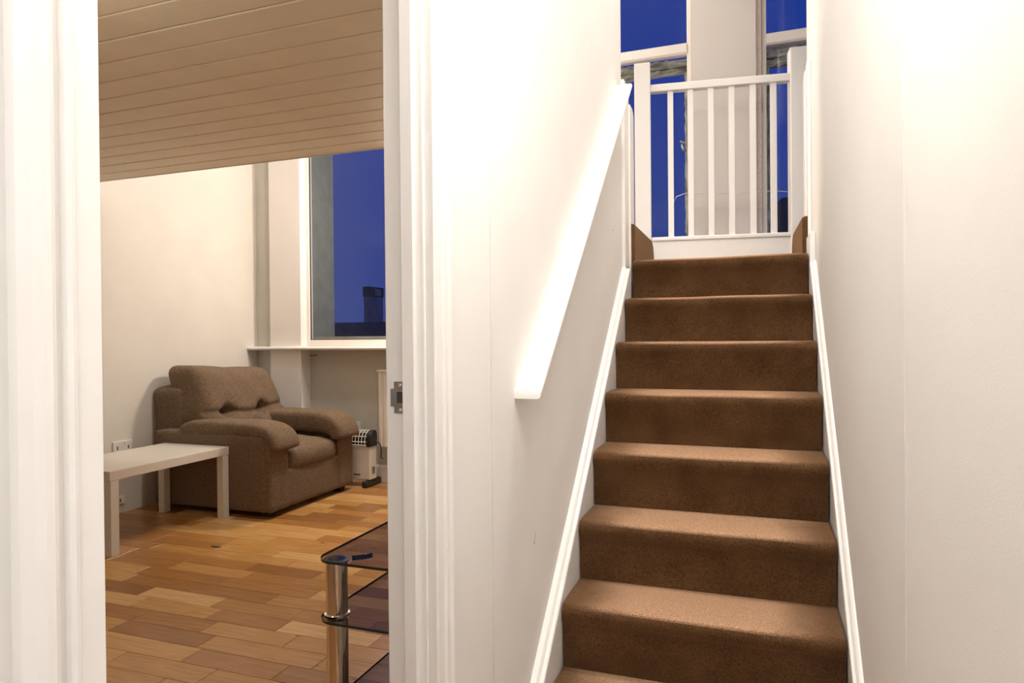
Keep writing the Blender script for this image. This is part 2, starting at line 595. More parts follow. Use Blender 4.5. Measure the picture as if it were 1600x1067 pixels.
# partition with the doorway; two leaves meet in a hairline joint
DN, DF = 0.466, 1.125
wc = MB()
wc.box(PX0, PX1, -1.2, DN - 0.028, 0, TOP)
wc.box(PX0, PX1, DN - 0.028, DF + 0.028, 2.06, TOP)
wc.box(PX0, PX1, DF + 0.028, 1.4535, 0, TOP)
wc.box(PX0, PX1 - 0.004, 1.4535, 1.4550, 0, TOP)
wc.box(PX0, PX1 + 0.001, 1.4550, 3.11, 0, TOP)
wcm = wc.build('wall_center', M['wall'])
struct(wcm, 'white wall between living room doorway and stairs', 'wall')
sc = MB()
sc.add([(PX1 + 0.0016, 1.7735, 0.6235), (PX1 + 0.0016, 1.7755, 0.622), (PX1 + 0.0016, 1.7635, 0.592), (PX1 + 0.0016, 1.7622, 0.593)], [(0, 1, 2, 3)])
sc.box(PX1 + 0.0005, PX1 + 0.0016, 1.7622, 1.7640, 0.592, 0.600)
sc.build('scuff_mark', M['scuff'], wcm, label='short dark pencil-like scuff')
MB().lathe(0, 0, [(0.0025, -0.001), (0.0025, 0.001)], 8).build('nail_hole', M['scuff'], wcm)
nh = bpy.data.objects['nail_hole']
nh.rotation_euler = (0, math.pi / 2, 0)
nh.location = (PX1 + 0.0015, 2.891, 1.6216)

wr = MB()
wr.box(XR, XR + 0.09, 1.3315, 3.57, 0, TOP)
wr.box(XR + 0.0015, XR + 0.09, 1.330, 1.3315, 0, TOP)
wrm = wr.build('wall_right', M['wall'])
struct(wrm, 'white wall along the right of the stairs', 'wall')
wh = MB()
# older hall wall, splayed a little towards the camera
wh.prism([(XR + 0.001, 1.330), (XR + 0.34, -1.2), (XR + 0.46, -1.2), (XR + 0.12, 1.330)], 'z', 0, TOP)
whm = fix_normals(wh.build('wall_right', M['wall']))
struct(whm, 'white hall wall on the near right', 'wall')
wz = MB().box(XL - 0.15, 0.9, -1.32, -1.2, -0.14, TOP).box(XL - 0.15, PX0, -0.95, -0.8, -0.14, TOP).build('wall_rear', M['wall'])
struct(wz, 'plain wall behind the viewer', 'wall')

# ceilings
cl = MB().box(XL, PX0, -0.8, EDGE - 0.004, CEIL + 0.016, 2.40).build('ceiling', M['gapdark'])  # dark backing paints the groove shade between the ceiling boards
struct(cl, 'low boarded ceiling of the living room', 'ceiling')
W = 0.1305
x, y = (PX0 - XL) / 2 - 0.001, W / 2 - 0.0024
b = MB()
v = []
for ins, z in ((0.0, 0.016), (0.0, 0.0050), (0.0035, 0.0)):
    v += [(-x, -y + ins, z), (x, -y + ins, z), (x, y - ins, z), (-x, y - ins, z)]
f = [(0, 1, 2, 3), (11, 10, 9, 8)]
for k2 in (0, 4):
    f += [(k2 + 4 + i, k2 + 4 + (i + 1) % 4, k2 + (i + 1) % 4, k2 + i) for i in range(4)]
b.add(v, f)
pm = b.mesh('ceiling_board', M['ceil'])
for r in range(19):
    o = bpy.data.objects.new('ceiling_board', pm)
    o.parent = cl
    o.location = ((XL + PX0) / 2, EDGE - 0.006 - W * (r + 0.5), CEIL + random.uniform(-0.0006, 0.0006))
    C.objects.link(o)
MB().box(XL, PX0, -0.8, EDGE - 0.006 - W * 19, CEIL, CEIL + 0.013).build('boarding', M['ceil'], cl)
MB().box(XL, PX0, EDGE - 0.006, EDGE, CEIL - 0.003, 2.42).build('edge_trim', M['trim'], cl, label='pale strip finishing the ceiling edge')
hc = MB().box(PX1, 0.9, -1.2, 1.36, 2.40, 2.55).build('ceiling', M['plain'])
struct(hc, 'white hall ceiling', 'ceiling')
uc = MB().box(XL - 0.15, 1.55, -1.2, 5.16, TOP, TOP + 0.12).build('ceiling', M['plain'])
struct(uc, 'high ceiling above the stairwell', 'ceiling')
eu = MB().box(1.55, 1.65, -1.2, 5.16, -0.14, TOP).build('wall_right', M['plain'])
struct(eu, 'far right wall of the upper landing', 'wall')

# ------------------------------------------------------------------ doorway
dr = empty('door_1', (PX1, (DN + DF) / 2, 0), 'white moulded door frame of the living room doorway', 'door frame')
dr['kind'] = 'structure'
lin = MB()
lin.box(PX0 - 0.001, PX1 - 0.0005, DF, DF + 0.027, 0, 2.05)
lin.box(PX0 - 0.001, PX1 - 0.001, DN - 0.027, DN, 0, 2.05)
lin.box(PX0 - 0.001, PX1 - 0.001, DN - 0.027, DF + 0.027, 2.03, 2.058)
lin.build('door_lining', M['trim'], dr, bevel=0.003)
st = MB()
st.box(-0.6205, -0.597, DF - 0.012, DF + 0.0005, 0, 2.03)
st.box(-0.624, -0.597, DN - 0.0005, DN + 0.0, 0, 2.03)
st.build('door_stop', M['trim'], dr, bevel=0.004)
# architrave: profile in (y offset from the opening, thickness)
prof = [(0.0, 0.0), (0.0, 0.015), (0.003, 0.019), (0.026, 0.019), (0.029, 0.0225), (0.033, 0.0235), (0.037, 0.0215), (0.039, 0.016), (0.043, 0.0155),
        (0.047, 0.021), (0.053, 0.026), (0.060, 0.026), (0.067, 0.021), (0.074, 0.012), (0.074, 0.0)]
ar = MB()
ar.prism([(PX1 + t, DF + 0.006 + q) for q, t in prof], 'z', 0, 2.12)
fix_normals(ar.build('architrave', M['trim'], dr))
ar = MB()
ar.prism([(PX1 + t * 0.9, DN - 0.012 - q) for q, t in prof], 'z', 0, 2.12)
fix_normals(ar.build('architrave', M['trim'], dr))
ar = MB()
ar.box(PX1, PX1 + 0.02, DN - 0.09, DF + 0.08, 2.04, 2.12)
ar.build('architrave', M['trim'], dr, bevel=0.003)
# strike plate
zt, zb = 1.0825, 1.0225
sp_ = MB()
yp = DF - 0.0018
def plate(x0, x1, z0, z1): sp_.box(x0, x1, yp, DF + 0.001, z0, z1)
plate(-0.6445, -0.6385, zb, zt)
plate(-0.6385, -0.6200, 1.063, zt)
plate(-0.6385, -0.6200, zb, 1.042)
plate(-0.6235, -0.6200, 1.042, 1.063)
plate(-0.652, -0.6445, 1.0355, 1.069)
stp = sp_.build('strike_plate', M['nickel'], dr, label='grey metal strike plate')
MB().box(-0.6385, -0.6235, DF - 0.0004, DF + 0.0004, 1.042, 1.063).build('latch_hole', M['socketdark'], stp, label='dark latch recess')
for z in (1.0755, 1.0285):
    o = MB().lathe(0, 0, [(0.0040, -0.001), (0.0040, 0.0006), (0.0026, 0.0016), (0.0012, 0.0010)], 14).build('screw', M['screw'], stp, smooth=True)
    o.matrix_world = Matrix.Translation((-0.6315, yp, z)) @ Matrix.Rotation(math.pi / 2, 4, 'X')

# ------------------------------------------------------------------ windows
def window(n, x0, x1, label, transom, fy=4.76, rustic=True, sashz=None):
    w_ = empty('window_%d' % n, ((x0 + x1) / 2, fy, 1.10), label, 'window')
    w_['kind'] = 'structure'
    z0, z1 = 1.1015, 4.45
    d0, d1 = fy, fy + 0.05
    fr = MB()
    fw_ = 0.032
    fr.box(x0, x0 + fw_, d0, d1, z0, z1)
    fr.box(x1 - fw_, x1, d0, d1, z0, z1)
    fr.box(x0 + fw_, x1 - fw_, d0, d1, z0, z0 + 0.052)
    fr.box(x0 + fw_, x1 - fw_, d0, d1, z1 - 0.04, z1)
    fr.build('window_frame', M['window'], w_, bevel=0.005)
    lo = z0 + 0.052
    if transom:
        ta, tb = transom
        t = MB()
        t.prism([(d0 - 0.012, ta + 0.012), (d0 - 0.004, ta), (d1, ta), (d1, tb), (d0 + 0.012, tb), (d0 - 0.010, tb - 0.014)], 'x', x0 + fw_, x1 - fw_)
        fix_normals(t.build('transom', M['window'], w_))
        panes = ((lo, ta), (tb, z1 - 0.04))
    else:
        panes = ((lo, z1 - 0.04),)
    for a, b in panes:
        MB().box(x0 + fw_, x1 - fw_, fy + 0.024, fy + 0.028, a, b).build('pane', M['pane'], w_)
    if rustic:
        sa, sb = sashz
        rl = MB()
        random.seed(n)
        # ragged weathered rails: a cornice strip over a lower strip
        for k, (za, zb_, ya, yb) in enumerate(((sa, sa + (sb - sa) * 0.42, 4.90, 4.95), (sa + (sb - sa) * 0.48, sb, 4.88, 4.95))):
            nx = 60
            fr_ = []
            for i in range(nx + 1):
                xx = x0 + 0.02 + (x1 - x0 - 0.04) * i / nx
                j = [random.uniform(-0.006, 0.006) for _ in range(4)]
                sect = [(ya + abs(j[0]), za + j[1] * 0.5), (yb, za), (yb, zb_), (ya + abs(j[2]) + 0.006, zb_ + j[3])]
                fr_.append(sect)
            vs = []
            for i in range(nx + 1):
                xx = x0 + 0.02 + (x1 - x0 - 0.04) * i / nx
                vs += [(xx, a, b) for a, b in fr_[i]]
            fs = []
            for i in range(nx):
                for q in range(4):
                    fs.append((i * 4 + q, i * 4 + (q + 1) % 4, i * 4 + 4 + (q + 1) % 4, i * 4 + 4 + q))
            fs += [(3, 2, 1, 0), tuple(nx * 4 + q for q in range(4))]
            rl.add(vs, fs)
        rl.box(x0 + 0.02, x1 - 0.02, 4.93, 4.95, sa + 0.01, sb - 0.01)
        fix_normals(rl.build('old_sash_rail', M['oldwood'], w_, label='flaking weathered outer rail'))
        for xa, xb in ((x0 + 0.012, x0 + 0.052), (x1 - 0.062, x1 - 0.028)):
            sm = MB()
            nz = 70
            vs, fs = [], []
            for i in range(nz + 1):
                zz = 1.12 + (sa - 1.12) * i / nz
                j = [random.uniform(-0.004, 0.004) for _ in range(4)]
                vs += [(xa + j[0], 4.90 + abs(j[1]), zz), (xb + j[2], 4.90 + abs(j[3]), zz), (xb, 4.95, zz), (xa, 4.95, zz)]
            for i in range(nz):
                for q in range(4):
                    fs.append((i * 4 + q, i * 4 + (q + 1) % 4, i * 4 + 4 + (q + 1) % 4, i * 4 + 4 + q))
            fs += [(3, 2, 1, 0), tuple(nz * 4 + q for q in range(4))]
            sm.add(vs, fs)
            fix_normals(sm.build('old_sash_stile', M['oldstile'], w_, label='weathered outer stile'))
    MB().box(x0 + 0.005, x1 - 0.005, 4.815, 5.19, 1.06, 1.135).build('outer_sill', M['stack'], w_)
    return w_

wn = window(1, -3.548, -2.62, 'tall dusk-blue window of the living room above the white ledge', None, fy=4.74, rustic=False)
MB().box(-3.516, -2.652, 4.800, 4.840, 1.13, 1.182).build('outer_bottom_rail', M['stack'], wn, label='grey outer bottom rail')
MB().box(-3.516, -2.652, 4.753, 4.763, 1.1535, 1.158).box(-3.517, -3.511, 4.752, 4.762, 1.155, 4.40).build('glazing_gasket', M['dark'], wn)
window(2, -1.68, -0.397, 'tall window behind the left half of the stair balustrade', (3.090, 3.172), sashz=(3.022, 3.112))
window(3, 0.048, 1.20, 'tall window behind the right newel of the balustrade', (3.068, 3.152), sashz=(2.980, 3.100))
lt = MB()
lt.tube([(-0.452, 4.83, 2.50), (-0.466, 4.822, 2.512), (-0.474, 4.822, 2.49), (-0.466, 4.822, 2.465), (-0.455, 4.83, 2.44)], 0.007, 6)
lt.tube([(-0.470, 4.824, 2.505), (-0.485, 4.826, 2.52)], 0.006, 6)
o = lt.build('window_latch', M['oldwood'], bpy.data.objects['window_2'], smooth=True, label='small weathered latch')

# ------------------------------------------------------------------ staircase
stair = empty('staircase', (-0.16, 1.6, 0), 'steep straight stair with brown carpeted steps between white walls', 'staircase')
CX0, CX1 = -0.5397, 0.2148

def step_profile(y, z0, z1, y_end, over=0.020, r=0.024):
    pts = [(y, z0)]
    pts.append((y - 0.002, z1 - 0.060))
    pts.append((y - over * 0.75, z1 - 0.046))
    # rounded nose
    cy, cz = y - over + r, z1 - r
    for i in range(9):
        a = math.pi + math.radians(20) - i * math.radians(110) / 8
        pts.append((cy + r * math.cos(a), cz + r * math.sin(a)))
    pts.append((y + 0.07, z1))
    pts.append((y_end, z1 - 0.001))
    pts.append((y_end, z0))
    return pts

def carpet_step(y, z0, z1, y_end, seed):
    rnd = random.Random(seed)
    prof = step_profile(y, z0, z1, y_end)
    nx = 36
    b = MB()
    vs, fs = [], []
    n = len(prof)
    ph = [rnd.uniform(0, 6.28) for _ in range(4)]
    for i in range(nx + 1):
        t = i / nx
        xx = CX0 + (CX1 - CX0) * t
        wob = 0.0016 * math.sin(7 * t + ph[0]) + 0.0010 * math.sin(17 * t + ph[1])
        edge = max(0, 1 - min(t, 1 - t) / 0.03)
        for k, (py, pz) in enumerate(prof):
            nose = 1.0 if 2 <= k <= 11 else 0.0
            vs.append((xx, py + nose * (wob + 0.006 * edge), pz + (0.0008 * math.sin(11 * t + ph[2]) - 0.003 * edge) * nose))
    for i in range(nx):
        for k in range(n):
            j = (k + 1) % n
            fs.append((i * n + k, i * n + j, (i + 1) * n + j, (i + 1) * n + k))
    fs.append(tuple(range(n))[::-1])
    fs.append(tuple(nx * n + k for k in range(n)))
    b.add(vs, fs)
    o = fix_normals(b.build('carpeted_step', M['carpet'], stair))
    return smooth_by_angle(o, 50)

for k in range(8):
    y = Y0 + GO * k
    ye = (y + GO + 0.004) if k < 7 else 3.94
    carpet_step(y, RISE * k if k else 0.0, RISE * (k + 1), ye, 20 + k)

# first steps turning off the landing, seen at both ends
def side_step(sign, face_near, face_far, y0, y1, xout):
    z0, z1 = 1.521, 1.703
    yz = [(y0, z0), (y0, z1 - 0.006), (y0 + 0.006, z1), (y1 - 0.11, z1)]
    for i in range(1, 9):
        a = math.pi / 2 - i * math.radians(72) / 8
        yz.append((y1 - 0.11 + 0.105 * math.cos(a), z1 - 0.105 + 0.105 * math.sin(a)))
    yz.append((y1, z1 - 0.11))
    yz.append((y1 + 0.002, z0))
    n = len(yz)
    vs = []
    for s_, ins in ((0, 0.0), (1, 0.010), (2, 0.0)):
        for (yy, zz) in yz:
            t = (yy - y0) / (y1 - y0)
            xf = face_near + (face_far - face_near) * t
            if s_ == 0:
                vs.append((xout, yy, zz))
            elif s_ == 1:
                vs.append((xf + sign * 0.012, yy, zz))
            else:
                vs.append((xf, y0 + (yy - y0) * 0.985 + 0.004, zz - (0.006 if zz > 1.55 else 0)))
    fs = [tuple(range(n))[::-1], tuple(range(2 * n, 3 * n))]
    for k in range(2):
        for i in range(n):
            j = (i + 1) % n
            fs.append((k * n + i, k * n + j, (k + 1) * n + j, (k + 1) * n + i))
    o = fix_normals(MB().add(vs, fs).build('carpeted_step', M['carpet'], stair))
    return smooth_by_angle(o, 50)
side_step(-1, -0.5397, -0.5450, 3.235, 3.935, -1.30)
side_step(1, 0.2040, 0.1900, 3.335, 3.985, 1.10)

# strings with a moulded top edge
def string(xw, xf, dh):
    sgn = 1 if xf > xw else -1
    ya, yb = 1.52, 3.125
    b = MB()
    top = [(ya, bz(ya) + dh), (yb, bz(yb) + dh)]
    b.prism([(ya, 0.0), (ya, max(0.02, bz(ya) + dh)), (yb, bz(yb) + dh), (yb, bz(yb) - 0.25), (1.75, 0.0)], 'x', min(xw, xf), max(xw, xf))
    s_ = fix_normals(b.build('stair_string', M['trim'], stair))
    T = abs(xf - xw)
    sect = [(0, 0), (1, 0), (1, 0.007), (0.93, 0.011), (0.66, 0.013), (0.60, 0.0095), (0.54, 0.013), (0.42, 0.018), (0.2, 0.021), (0, 0.022)]
    n_ = Vector((0, -SLOPE, 1)).normalized()
    u = Vector((sgn * T, 0, 0))
    mb = MB().sweep(sect, [((xw, ya, bz(ya) + dh), u, n_), ((xw, yb, bz(yb) + dh), u, n_)])
    fix_normals(mb.build('string_moulding', M['trim'], s_))
string(PX1 + 0.001, -0.5425, 0.192)
string(XR, 0.2190, 0.185)

def upright(xa, xb, ya, yb, z0, ztop, name='string_upright'):
    poly = [(ya, z0), (yb, z0), (yb, ztop - 0.075)]
    for i in range(1, 8):
        a = i / 7 * math.pi / 2
        poly.append((yb - 0.05 + 0.05 * math.cos(a), ztop - 0.075 + 0.045 * math.sin(a)))
    poly += [(ya, ztop - 0.03)]
    o = fix_normals(MB().prism(poly, 'x', xa, xb).build(name, M['trim'], stair, bevel=0.003))
    return o
# upright ends of the strings at the head of the flight
MB().box(-0.655, -0.5630, 3.112, 3.232, 0.9, 2.352).build('string_upright', M['trim'], stair, bevel=0.004)
upright(-0.655, -0.5560, 3.222, 3.328, 0.9, 2.300)
MB().box(0.2270, 0.2425, 3.325, 3.43, 1.44, 2.408).build('string_upright', M['trim'], stair, bevel=0.003)
upright(0.2225, 0.2425, 3.428, 3.545, 1.50, 2.425)
MB().box(0.2200, 0.2425, 3.118, 3.327, 0.9, 1.60).build('string_upright', M['trim'], stair, bevel=0.003)

# balustrade at the landing, turned a few degrees
BANG = math.atan2(0.10, 0.75)
bal = empty('balustrade', (-0.56, 3.95, 1.71), 'white painted landing balustrade with two square newels at the stair head', 'balustrade', rz=BANG)
def lb(parent, name, x0, x1, y0, y1, z0, z1, bevel=0.003, m='trim'):
    o = MB().box(x0, x1, y0, y1, z0 - 1.71, z1 - 1.71).build(name, M[m], None, bevel=bevel)
    o.parent = parent
    return o
lb(bal, 'newel_post', -0.094, -0.002, 0.0, 0.09, 1.20, 2.748, 0.006)
lb(bal, 'newel_post', 0.757, 0.849, 0.0, 0.09, 1.20, 2.758, 0.006)
lb(bal, 'handrail', -0.002, 0.757, 0.012, 0.062, 2.578, 2.622, 0.005)
lb(bal, 'base_rail', -0.002, 0.757, 0.004, 0.080, 1.7115, 1.735, 0.005)
for X in (-0.451, -0.339, -0.2272, -0.1161, -0.0037, 0.1031):
    yy = 3.95 + (X + 0.56) * 0.1333
    lx = (X * yy / 3.95 + 0.56) / math.cos(BANG) + 0.002
    lb(bal, 'baluster', lx - 0.0160, lx + 0.0160, 0.021, 0.053, 1.735, 2.578, 0.002)
kb = MB().box(-0.02, 0.78, 0.012, 0.075, 1.30 - 1.71, 1.7113 - 1.71).build('landing_kerb', M['trim'])
kb.parent = stair
kb.matrix_parent_inverse = stair.matrix_world.inverted()
kb.matrix_world = Matrix.Translation((-0.56, 3.95, 1.71)) @ Matrix.Rotation(BANG, 4, 'Z')

# platforms either side of the landing and the wall below the landing
pf = MB().box(-1.45, PX0, 3.335, 3.93, 1.50, 1.52).build('floor', M['plain'])
struct(pf, 'platform of the left upper flight', 'floor')
wu = MB().box(PX0, 0.34, 4.075, 4.10, 0, 1.30).build('wall_back', M['plain'])
struct(wu, 'wall under the landing', 'wall')

# wall handrail
hr = MB()
sect = []
T, H = 0.0705, 0.024
for (cx_, cz_, a0) in ((T - 0.010, 0.010, -90), (T - 0.010, H - 0.010, 0)):
    for i in range(6):
        a = math.radians(a0 + i * 18)
        sect.append((cx_ + 0.010 * math.cos(a), cz_ + 0.010 * math.sin(a)))
sect += [(0, H), (0, 0)]
n_ = Vector((0, -0.904, 1)).normalized()
ya, yb = 1.612, 3.00
za = 1.0065
frames = []
for y, k in ((ya, 0.86), (ya + 0.004, 0.97), (ya + 0.010, 1.0), (yb, 1.0)):
    zz = za + (y - ya) * 0.904
    frames.append((Vector((PX1 + 0.001, y, zz)) + Vector((0, 0, 0.012 * (1 - k))), Vector((1 if k == 1 else 0.985, 0, 0)), Vector((0, 0, 1)) * k * (1.0 if y < ya + 0.02 else 1.0)))
hr.sweep(sect, frames)
o = fix_normals(hr.build('handrail', M['rail']))
smooth_by_angle(o, 40)
tag(o, 'broad white wooden handrail sloping up the left stair wall', 'handrail')

# ------------------------------------------------------------------ coffee table
tb = empty('coffee_table', (-3.53, 3.10, 0), 'low white square-legged coffee table beside the brown armchair', 'table')
tx0, tx1, ty0, ty1, tz = -3.81, -3.258, 2.655, 3.525, 0.462
MB().box(tx0, tx1, ty0, ty1, tz - 0.052, tz).build('tabletop', M['table'], tb, bevel=0.0025)
for xx in (tx0, tx1 - 0.05):
    for yy in (ty0 + 0.005, ty1 - 0.055):
        MB().box(xx, xx + 0.05, yy, yy + 0.05, 0.0, tz - 0.053).build('leg', M['table'], tb, bevel=0.002)

# ------------------------------------------------------------------ armchair
ac = empty('armchair', (-3.42, 3.93, 0), 'brown chenille armchair with buttoned back cushion in the corner by the window', 'armchair')
AY0, AY1 = 3.462, 4.400
def nz(p, s=1.0, a=0.004):
    return a * (math.sin(23 * p.y * s + 3 * p.x) * math.cos(19 * p.z * s + 7 * p.x) + 0.6 * math.sin(41 * p.x * s + 13 * p.z))
def scale_from_eye(mb):
    # image-fitted shape -> scaled about camera eye (2 percent larger, standing clear of the table)
    mb.v = [(-2.94 + (x_ + 2.885) * 1.02, 3.531 + (y_ - 3.462) * 1.02, 0.040 + (z_ - 0.062) * 1.02) for x_, y_, z_ in mb.v]
    return mb
def fab(mb, name):
    scale_from_eye(mb)
    o = mb.build(name, M['fabric'], ac, smooth=True)
    return fix_normals(o)
# back frame
def f_back(p, u):
    q = Vector(p)
    q.x -= 0.055 * max(0, (p.z - 0.3) / 0.6)
    q.z -= 0.03 * u.y * u.y * max(0, u.z)
    return q
fab(MB().soft((-3.93, 3.56, 0.062), (-3.66, 4.33, 0.86), 0.05, (6, 18, 16), f_back), 'back_frame')
# base
fab(MB().soft((-3.85, 3.62, 0.062), (-2.888, 4.25, 0.315), 0.014, (10, 12, 6)), 'base')
# seat cushion
def f_seat(p, u):
    q = Vector(p)
    q.z += (0.028 * (1 - u.x ** 2) * (1 - u.y ** 2) if u.z > 0 else 0) + nz(p)
    q.x += 0.022 * max(0, u.x) * (1 - u.y ** 2) * (1 - abs(u.z) * 0.5)
    q.z -= 0.02 * max(0, u.x) ** 4 * max(0, u.z)
    return q
fab(MB().soft((-3.60, 3.662, 0.292), (-2.885, 4.205, 0.448), 0.05, (22, 22, 10), f_seat), 'seat_cushion')
# back cushion with two tufts and a crease
def f_cush(p, u):
    q = Vector(p)
    s_, t_ = u.y, u.z
    front = max(0.0, u.x)
    bul = 0.050 * (1 - s_ ** 4) * (1 - t_ ** 4)
    q.x += bul * front
    zt_ = 0.655
    crease = math.exp(-((p.z - zt_ + 0.012 * math.cos(s_ * 4)) / 0.020) ** 2) * (0.030 if abs(s_) < 0.95 else 0.01)
    q.x -= crease * front * (1.0 - 0.45 * max(0, abs(s_) - 0.5))
    for ty in (3.775, 4.10):
        d2 = ((p.y - ty) / 0.045) ** 2 + ((p.z - zt_) / 0.045) ** 2
        q.x -= 0.085 * math.exp(-d2) * front
        # vertical gathers above and below the tuft
        q.x -= 0.016 * math.exp(-((p.y - ty - (p.z - zt_) * 0.22 * (1 if ty > 3.9 else -1)) / 0.022) ** 2) * math.exp(-((p.z - zt_) / 0.055) ** 2) * front
    q.x += nz(p, 1.2, 0.005) * front
    # slumped top edge
    q.z += 0.022 * (-s_) * max(0, t_) - 0.010 * math.exp(-((s_ - 0.1) / 0.4) ** 2) * max(0, t_) ** 3
    q.y += 0.028 * s_ * math.exp(-((p.z - 0.62) / 0.14) ** 2)
    q.y -= 0.03 * s_ * max(0, (0.55 - p.z)) / 0.12
    q.x -= 0.36 * (p.z - 0.50)
    return q
fab(MB().soft((-3.75, 3.600, 0.40), (-3.45, 4.372, 0.968), 0.075, (10, 64, 56), f_cush), 'back_cushion')
# arms
def arm(ya, yb, out, th, dz, inn):
    def f_arm(p, u):
        q = Vector(p)
        q.y += 0.006 * out * (1 - u.z ** 2) * (1 - u.x ** 2)
        return q
    a = fab(MB().soft((-3.84, ya, 0.062), (-2.905, yb, 0.560), 0.022, (14, 8, 12), f_arm), 'arm')
    o = fix_normals(scale_from_eye(MB().soft((-2.93, ya + 0.002, 0.062), (-2.880, yb - 0.002, 0.520), 0.022, (6, 10, 14))).build('arm_front', M['fabric'], a, smooth=True))
    # padded top that rolls over the front
    path = [(-3.60, 0.545), (-3.57, 0.562), (-3.48, 0.572), (-3.3, 0.574), (-3.12, 0.574), (-3.02, 0.570), (-2.95, 0.558), (-2.900, 0.532), (-2.872, 0.495), (-2.864, 0.448)]
    path = [(a_, b_ + dz) for a_, b_ in path]
    # smooth the path
    pp = []
    for i in range(len(path) - 1):
        for t in (0, 0.25, 0.5, 0.75):
            p0 = path[max(0, i - 1)]; p1 = path[i]; p2 = path[i + 1]; p3 = path[min(len(path) - 1, i + 2)]
            c = []
            for k in range(2):
                c.append(0.5 * (2 * p1[k] + (p2[k] - p0[k]) * t + (2 * p0[k] - 5 * p1[k] + 4 * p2[k] - p3[k]) * t * t + (3 * p1[k] - p0[k] - 3 * p2[k] + p3[k]) * t ** 3))
            pp.append(tuple(c))
    pp.append(path[-1])
    N = 22
    frames, m = [], len(pp)
    cy = (ya + yb) / 2 - out * inn
    for i, (px, pz) in enumerate(pp):
        d = Vector((pp[min(i + 1, m - 1)][0] - pp[max(i - 1, 0)][0], 0, pp[min(i + 1, m - 1)][1] - pp[max(i - 1, 0)][1])).normalized()
        nrm = Vector((-d.z, 0, d.x))
        s_ = i / (m - 1)
        e = min(1.0, math.sqrt(max(0.0, 1 - max(0, (0.05 - s_) / 0.05) ** 2)), math.sqrt(max(0.0, 1 - max(0, (s_ - 0.94) / 0.06) ** 2)))
        e = max(e, 0.12)
        hw = ((yb - ya) / 2 + inn) * (0.55 + 0.45 * e)
        ht = (th - th * 0.35 * max(0, s_ - 0.6) / 0.4) * e
        frames.append((Vector((px, cy, pz)), Vector((0, hw, 0)), nrm * ht))
    sect = []
    for i in range(N):
        a_ = 2 * math.pi * i / N
        c, s2 = math.cos(a_), math.sin(a_)
        sect.append((math.copysign(abs(c) ** 0.30, c), math.copysign(abs(s2) ** 0.65, s2)))
    pad = MB().sweep(sect, frames)
    pad.v = [(x_, y_, z_ + nz(Vector((x_, y_, z_)), 1.0, 0.0025)) for x_, y_, z_ in pad.v]
    fab(pad, 'arm_pad')
arm(AY0, 3.655, -1, 0.056, 0.0, 0.029)
arm(4.210, AY1, 1, 0.078, -0.020, 0.034)
for xx, yy in ((-3.06, 3.60), (-3.05, 4.375), (-3.88, 3.68), (-3.88, 4.30)):
    MB().box(xx, xx + 0.065, yy, yy + 0.065, 0.0, 0.045).build('foot', M['foot'], ac, bevel=0.004)

# ------------------------------------------------------------------ convector heater
ht = empty('convector_heater', (-3.1, 4.62, 0), 'white convector heater with black end caps behind the armchair', 'heater')
hx0, hx1, hy0, hy1 = -3.38, -2.835, 4.555, 4.660
def d_profile(z0, z1, ins=0.0):
    p = [(hy0 + ins, z0), (hy1 - ins, z0), (hy1 - ins, z1 - 0.05)]
    for i in range(1, 10):
        a = i / 9 * math.pi / 2
        p.append((hy1 - ins - (hy1 - hy0) * 0.35 * (1 - math.cos(a)), z1 - 0.05 + (0.05 - ins) * math.sin(a)))
    for i in range(0, 10):
        a = math.pi / 2 - i / 9 * math.pi / 2
        p.append((hy0 + ins + (hy1 - hy0) * 0.60 * (1 - math.sin(math.pi / 2 - a) if False else 1 - math.cos(a)), z1 - 0.085 + (0.085 - ins) * math.sin(a)))
    return p
MB().box(hx0, hx1, hy0 + 0.006, hy1, 0.055, 0.322).build('body', M['heater'], ht, bevel=0.010, seg=3)
fix_normals(MB().prism(d_profile(0.318, 0.436, 0.008), 'x', hx0 + 0.03, hx1 - 0.03).build('element_housing', M['dark'], ht))
for xa, xb in ((hx0 - 0.004, hx0 + 0.030), (hx1 - 0.030, hx1 + 0.006)):
    fix_normals(MB().prism(d_profile(0.315, 0.440, -0.002), 'x', xa, xb).build('end_cap', M['dark'], ht, bevel=0.004))
gr = MB()
gp = [p for p in d_profile(0.322, 0.436, 0.0)][2:] + [(hy0, 0.322)]
k = 0
xx = hx0 + 0.045
while xx < hx1 - 0.035:
    pts = []
    for i, (py, pz) in enumerate(gp[::1]):
        pts.append((xx, py, pz))
    gr.tube(pts, 0.0032, 6)
    xx += 0.0285
for (py, pz) in (gp[9], gp[13], gp[16], (hy0 + 0.001, 0.352), (hy0, 0.327)):
    gr.tube([(hx0 + 0.03, py - 0.002, pz + 0.001), (hx1 - 0.03, py - 0.002, pz + 0.001)], 0.0036, 6)
gr.build('grille', M['heater'], ht, smooth=True)
for xa in (hx0 + 0.02, hx1 - 0.055):
    MB().box(xa, xa + 0.05, 4.515, 4.745, 0.0, 0.052).build('foot', M['dark'], ht, bevel=0.016, seg=3)
MB().box(-2.985, -2.925, hy0 + 0.0045, hy0 + 0.0068, 0.092, 0.100).build('name_strip', M['socketdark'], ht, label='tiny dark lettering strip')
MB().box(hx1 - 0.001, hx1 + 0.0012, hy0 + 0.035, hy0 + 0.075, 0.10, 0.155).build('rating_label', M['nickel'], ht, label='grey rating label')
MB().tube([(hx1 + 0.006, 4.63, 0.36), (hx1 + 0.03, 4.66, 0.33), (hx1 + 0.035, 4.675, 0.27), (hx1 + 0.03, 4.67, 0.22), (hx1 + 0.038, 4.69, 0.205)], 0.0045, 6).build('power_cord', M['dark'], ht, smooth=True)

